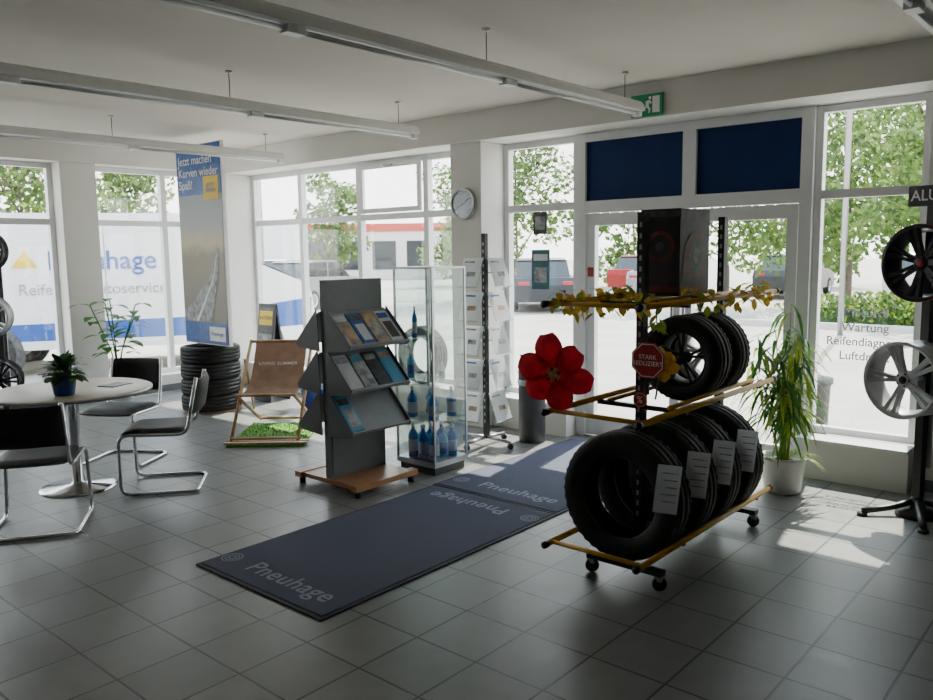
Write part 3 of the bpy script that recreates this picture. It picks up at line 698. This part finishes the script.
tree(22.3,17.0,8.5,2.4,1.4,5600,.12,.48);tree(22.6,9.6,7.5,2.4,1.2,3800,.11);tree(21.0,4.2,7.0,2.2,1.0,4200,.11,.46);tree(24.5,6.8,8,2.0,1.4,2600,.12)
tree(18.5,22.6,4.4,1.5,1.0,2600);tree(8.0,21.5,5.6,2.6,2.4,3400);tree(11.5,23.8,5.4,2.0,2.2,2600);tree(25,0.6,8,2.4,1.2,2600,.12)
tree(34,11.5,7,3.4,.5,3000,.18);tree(36,5.0,7,3.4,.5,3000,.18);tree(33,18.4,7.5,3.2,.5,3000,.18);tree(35,-2,8,3.4,.6,2400,.17);tree(30,26.5,6,2.4,.6,2200,.15)
b=B('hedge')
foliage(b,(18.2,2.2,.35),(.55,4.4,.42),5200,.07,'treeleaf','leafy');b.bx(18.0,18.4,-1.8,6.2,-.03,.35,'leafd');b.make()
b=B('kerb');b.bx(17.2,17.35,-3,7,-.03,.1,'kerb');b.make()
b=B('street_lamp');b.tube([(0,0,-.03),(0,0,6.5),(-.9,0,6.8)],.055,'steel',8,.3);b.bx(-1.4,-.8,-.12,.12,6.76,6.85,'steel');b.make((16.2,4.6,0))
def van(loc,rotz):
    b=B('delivery_van')
    prof=[(-2.75,.38),(-2.78,1.2),(-2.72,2.22),(-2.6,2.30),(.9,2.30),(1.35,2.20),(1.95,1.55),(2.55,1.28),(2.72,1.1),(2.78,.62),(2.74,.36)]
    b.prism(prof,-.98,.98,'vanw')
    for s in(-1,1):
        y=s*.983
        def P(pts,m,dy=0):
            b.poly([(x,y+s*dy,z) for x,z in pts],m)
        P([(-2.7,.50),(1.0,.50),(2.7,.60),(2.72,1.02),(1.0,.78),(-2.7,.72)],'vanb')
        P([(1.02,1.48),(1.82,1.48),(1.38,2.0),(1.02,2.04)],'cglass')
        P([(.98,.5),(.99,.5),(.99,2.1),(.98,2.1)],'p_dark',.002);P([(-.2,.5),(-.19,.5),(-.19,2.15),(-.2,2.15)],'p_grey',.002)
        b.bx(1.05,1.2,min(y,y+s*.02),max(y,y+s*.02),1.25,1.29,'black')
        b.bx(1.75,1.85,min(y,y+s*.22),max(y,y+s*.22),1.45,1.75,'black')
        for xw in(-1.75,1.85):
            T=Matrix.Translation((xw,s*.90,.33))@Matrix.Rotation(-s*math.pi/2,4,'X')
            b.lathe([(0.001,.086),(.43,.086),(.43,0)],'p_dark',T,32)
            tyre(b,T,.34,.21,.62,40);rim(b,T,.21,.2,'alloy')
        b.bx(2.45,2.74,s*.62-.14,s*.62+.14,.95,1.12,'chrome')
    b.poly([(1.40,-.85,2.17),(1.98,-.88,1.56),(1.98,.88,1.56),(1.40,.85,2.17)],'cglass',Matrix.Translation((.015,0,.012)))
    b.poly([(2.02,-.9,1.53),(2.54,-.9,1.29),(2.54,.9,1.29),(2.02,.9,1.53)],'vanb',Matrix.Translation((.005,0,.012)))
    b.bx(2.74,2.80,-.9,.9,.36,.62,'black');b.bx(2.72,2.79,-.4,.4,.72,.95,'black');b.bx(-2.82,-2.74,-.95,.95,.36,.55,'black')
    o=b.make(loc,rotz)
    text('lettering','Pneuhage',.38,face_my((-.22,-.99,1.62)),'vanb',o,bold=.004)
    text('lettering_small','Reifen- & Autoservice',.22,face_my((-.36,-.99,1.22)),'p_grey',o,bold=.001)
    bb=B('logo_mark');bb.poly([(-1.40,-.99,1.54),(-1.23,-.99,1.78),(-1.07,-.99,1.54)],'p_yel');bb.make(parent=o)
van((6.05,12.25,-.03),math.atan2(-.53,.85))
def car(x,y,rot,m,name='parked_car'):
    b=B(name)
    b.prism([(-2.1,.3),(-2.15,.75),(-2.0,.95),(-1.2,1.0),(1.0,.95),(1.95,.78),(2.12,.6),(2.1,.3)],-.85,.85,m)
    b.prism([(-1.75,.97),(-1.15,1.42),(.25,1.43),(1.0,.94)],-.72,.72,'cglass')
    b.prism([(-1.2,1.42),(-1.1,1.47),(.2,1.47),(.3,1.41)],-.68,.68,m)
    for s in(-1,1):
        for xw in(-1.3,1.3):
            T=Matrix.Translation((xw,s*.78,.31))@Matrix.Rotation(-s*math.pi/2,4,'X');tyre(b,T,.31,.19,.62,32);rim(b,T,.19,.18,'alloy')
        b.bx(2.0,2.12,s*.6-.15,s*.6+.15,.62,.75,'chrome');b.bx(-2.14,-2.05,s*.6-.15,s*.6+.15,.68,.85,'red')
        b.bx(-.35,-.31,s*.73-.01,s*.73+.01,.97,1.42,m)
    b.make((x,y,-.03),rot,bevel=.04)
car(16.0,20.2,.3,'carg');car(20.5,27.5,.3,'vanw');car(19.3,14.0,.75,'card');car(25.6,13.0,.25,'carg');car(28.4,9.6,.1,'card');car(28.4,15.2,.15,'carr');car(28.0,5.6,.1,'vanw')
b=B('box_truck');b.bx(-3,2,-1.1,1.1,.8,3.2,'vanw');b.prism([(2.1,.5),(2.1,2.5),(3.0,2.5),(3.6,1.5),(3.7,.5)],-1.05,1.05,'vanw')
b.bx(-3,3.6,-.9,.9,.45,.79,'black')
for s in(-1,1):
    for xw in(-2,-1,2.7):
        T=Matrix.Translation((xw,s*.9,.42))@Matrix.Rotation(-s*math.pi/2,4,'X');tyre(b,T,.45,.25,.6,32);rim(b,T,.27,.22,'steel')
    b.poly([(2.3,s*1.06,1.5),(3.4,s*1.06,1.5),(2.95,s*1.06,2.3),(2.3,s*1.06,2.3)],'cglass')
b.make((21.0,32.0,-.03),2.5)
b=B('commercial_building');b.bx(-7,7,-4,4,-.03,3.0,'facade');b.bx(-7.1,7.1,-4.1,4.1,3.01,3.5,'roofr')
for i in range(6):b.bx(-6.5+i*2.2,-5.0+i*2.2,-4.05,-4.0,.6,2.4,'cglass')
b.make((38,41,0),-.85)
b=B('flag_banner');b.tube([(0,0,-.03),(0,0,5.0)],.04,'steel',8);b.bx(-.75,-0.02,-.01,.01,1.6,3.5,'vanb');o=b.make((10.9,15.6,0),-.7)
text('lettering','Reifen',.45,axes((0,0,1),(-1,0,0),(-.38,-.015,2.6)),'white',o,bold=.002)
b=B('litter_bin');b.lathe([(0.001,0),(.2,0),(.22,.5),(.24,.52),(.24,.56),(0.001,.58)],'black',None,20);b.make((7.1,2.3,-.03))
# ---------------------------------------------------------------- light
w=bpy.data.worlds.new('world');bpy.context.scene.world=w;w.use_nodes=True;nt=w.node_tree;bg=nt.nodes['Background']
tc=nt.nodes.new('ShaderNodeTexCoord');sp=nt.nodes.new('ShaderNodeSeparateXYZ');r=nt.nodes.new('ShaderNodeValToRGB')
nt.links.new(tc.outputs['Generated'],sp.inputs[0]);nt.links.new(sp.outputs['Z'],r.inputs['Fac'])
r.color_ramp.elements[0].color=(1.0,0.98,0.95,1);r.color_ramp.elements[1].color=(0.62,0.75,0.93,1);r.color_ramp.elements[1].position=0.9
e=r.color_ramp.elements.new(0.15);e.color=(0.97,0.97,0.97,1)
nt.links.new(r.outputs['Color'],bg.inputs['Color']);bg.inputs['Strength'].default_value=6.2
sl=bpy.data.lights.new('sun','SUN');sl.energy=18;sl.angle=.012;sl.color=(1,.92,.79);so=bpy.data.objects.new('sun',sl);COL.objects.link(so)
el=math.radians(56);az=math.atan2(.20,.96)
d=Vector((math.cos(el)*math.cos(az),math.cos(el)*math.sin(az),math.sin(el)))
so.rotation_euler=d.to_track_quat('Z','Y').to_euler();so.location=(12,-2,12)
# ---------------------------------------------------------------- camera
p,y_,r_=math.radians(6.98),math.radians(40.97),math.radians(-.78)
fw=Vector((math.cos(p)*math.cos(y_),math.cos(p)*math.sin(y_),-math.sin(p)));rt=Vector((math.sin(y_),-math.cos(y_),0));up=rt.cross(fw)
R=rt*math.cos(r_)+up*math.sin(r_);U=-rt*math.sin(r_)+up*math.cos(r_)
cd=bpy.data.cameras.new('camera');cd.sensor_width=36;cd.lens=802/933*36;cd.clip_end=300;co=bpy.data.objects.new('camera',cd);COL.objects.link(co)
Z=-fw
co.matrix_world=Matrix(((R.x,U.x,Z.x,0),(R.y,U.y,Z.y,0),(R.z,U.z,Z.z,1.65),(0,0,0,1)))
bpy.context.scene.camera=co
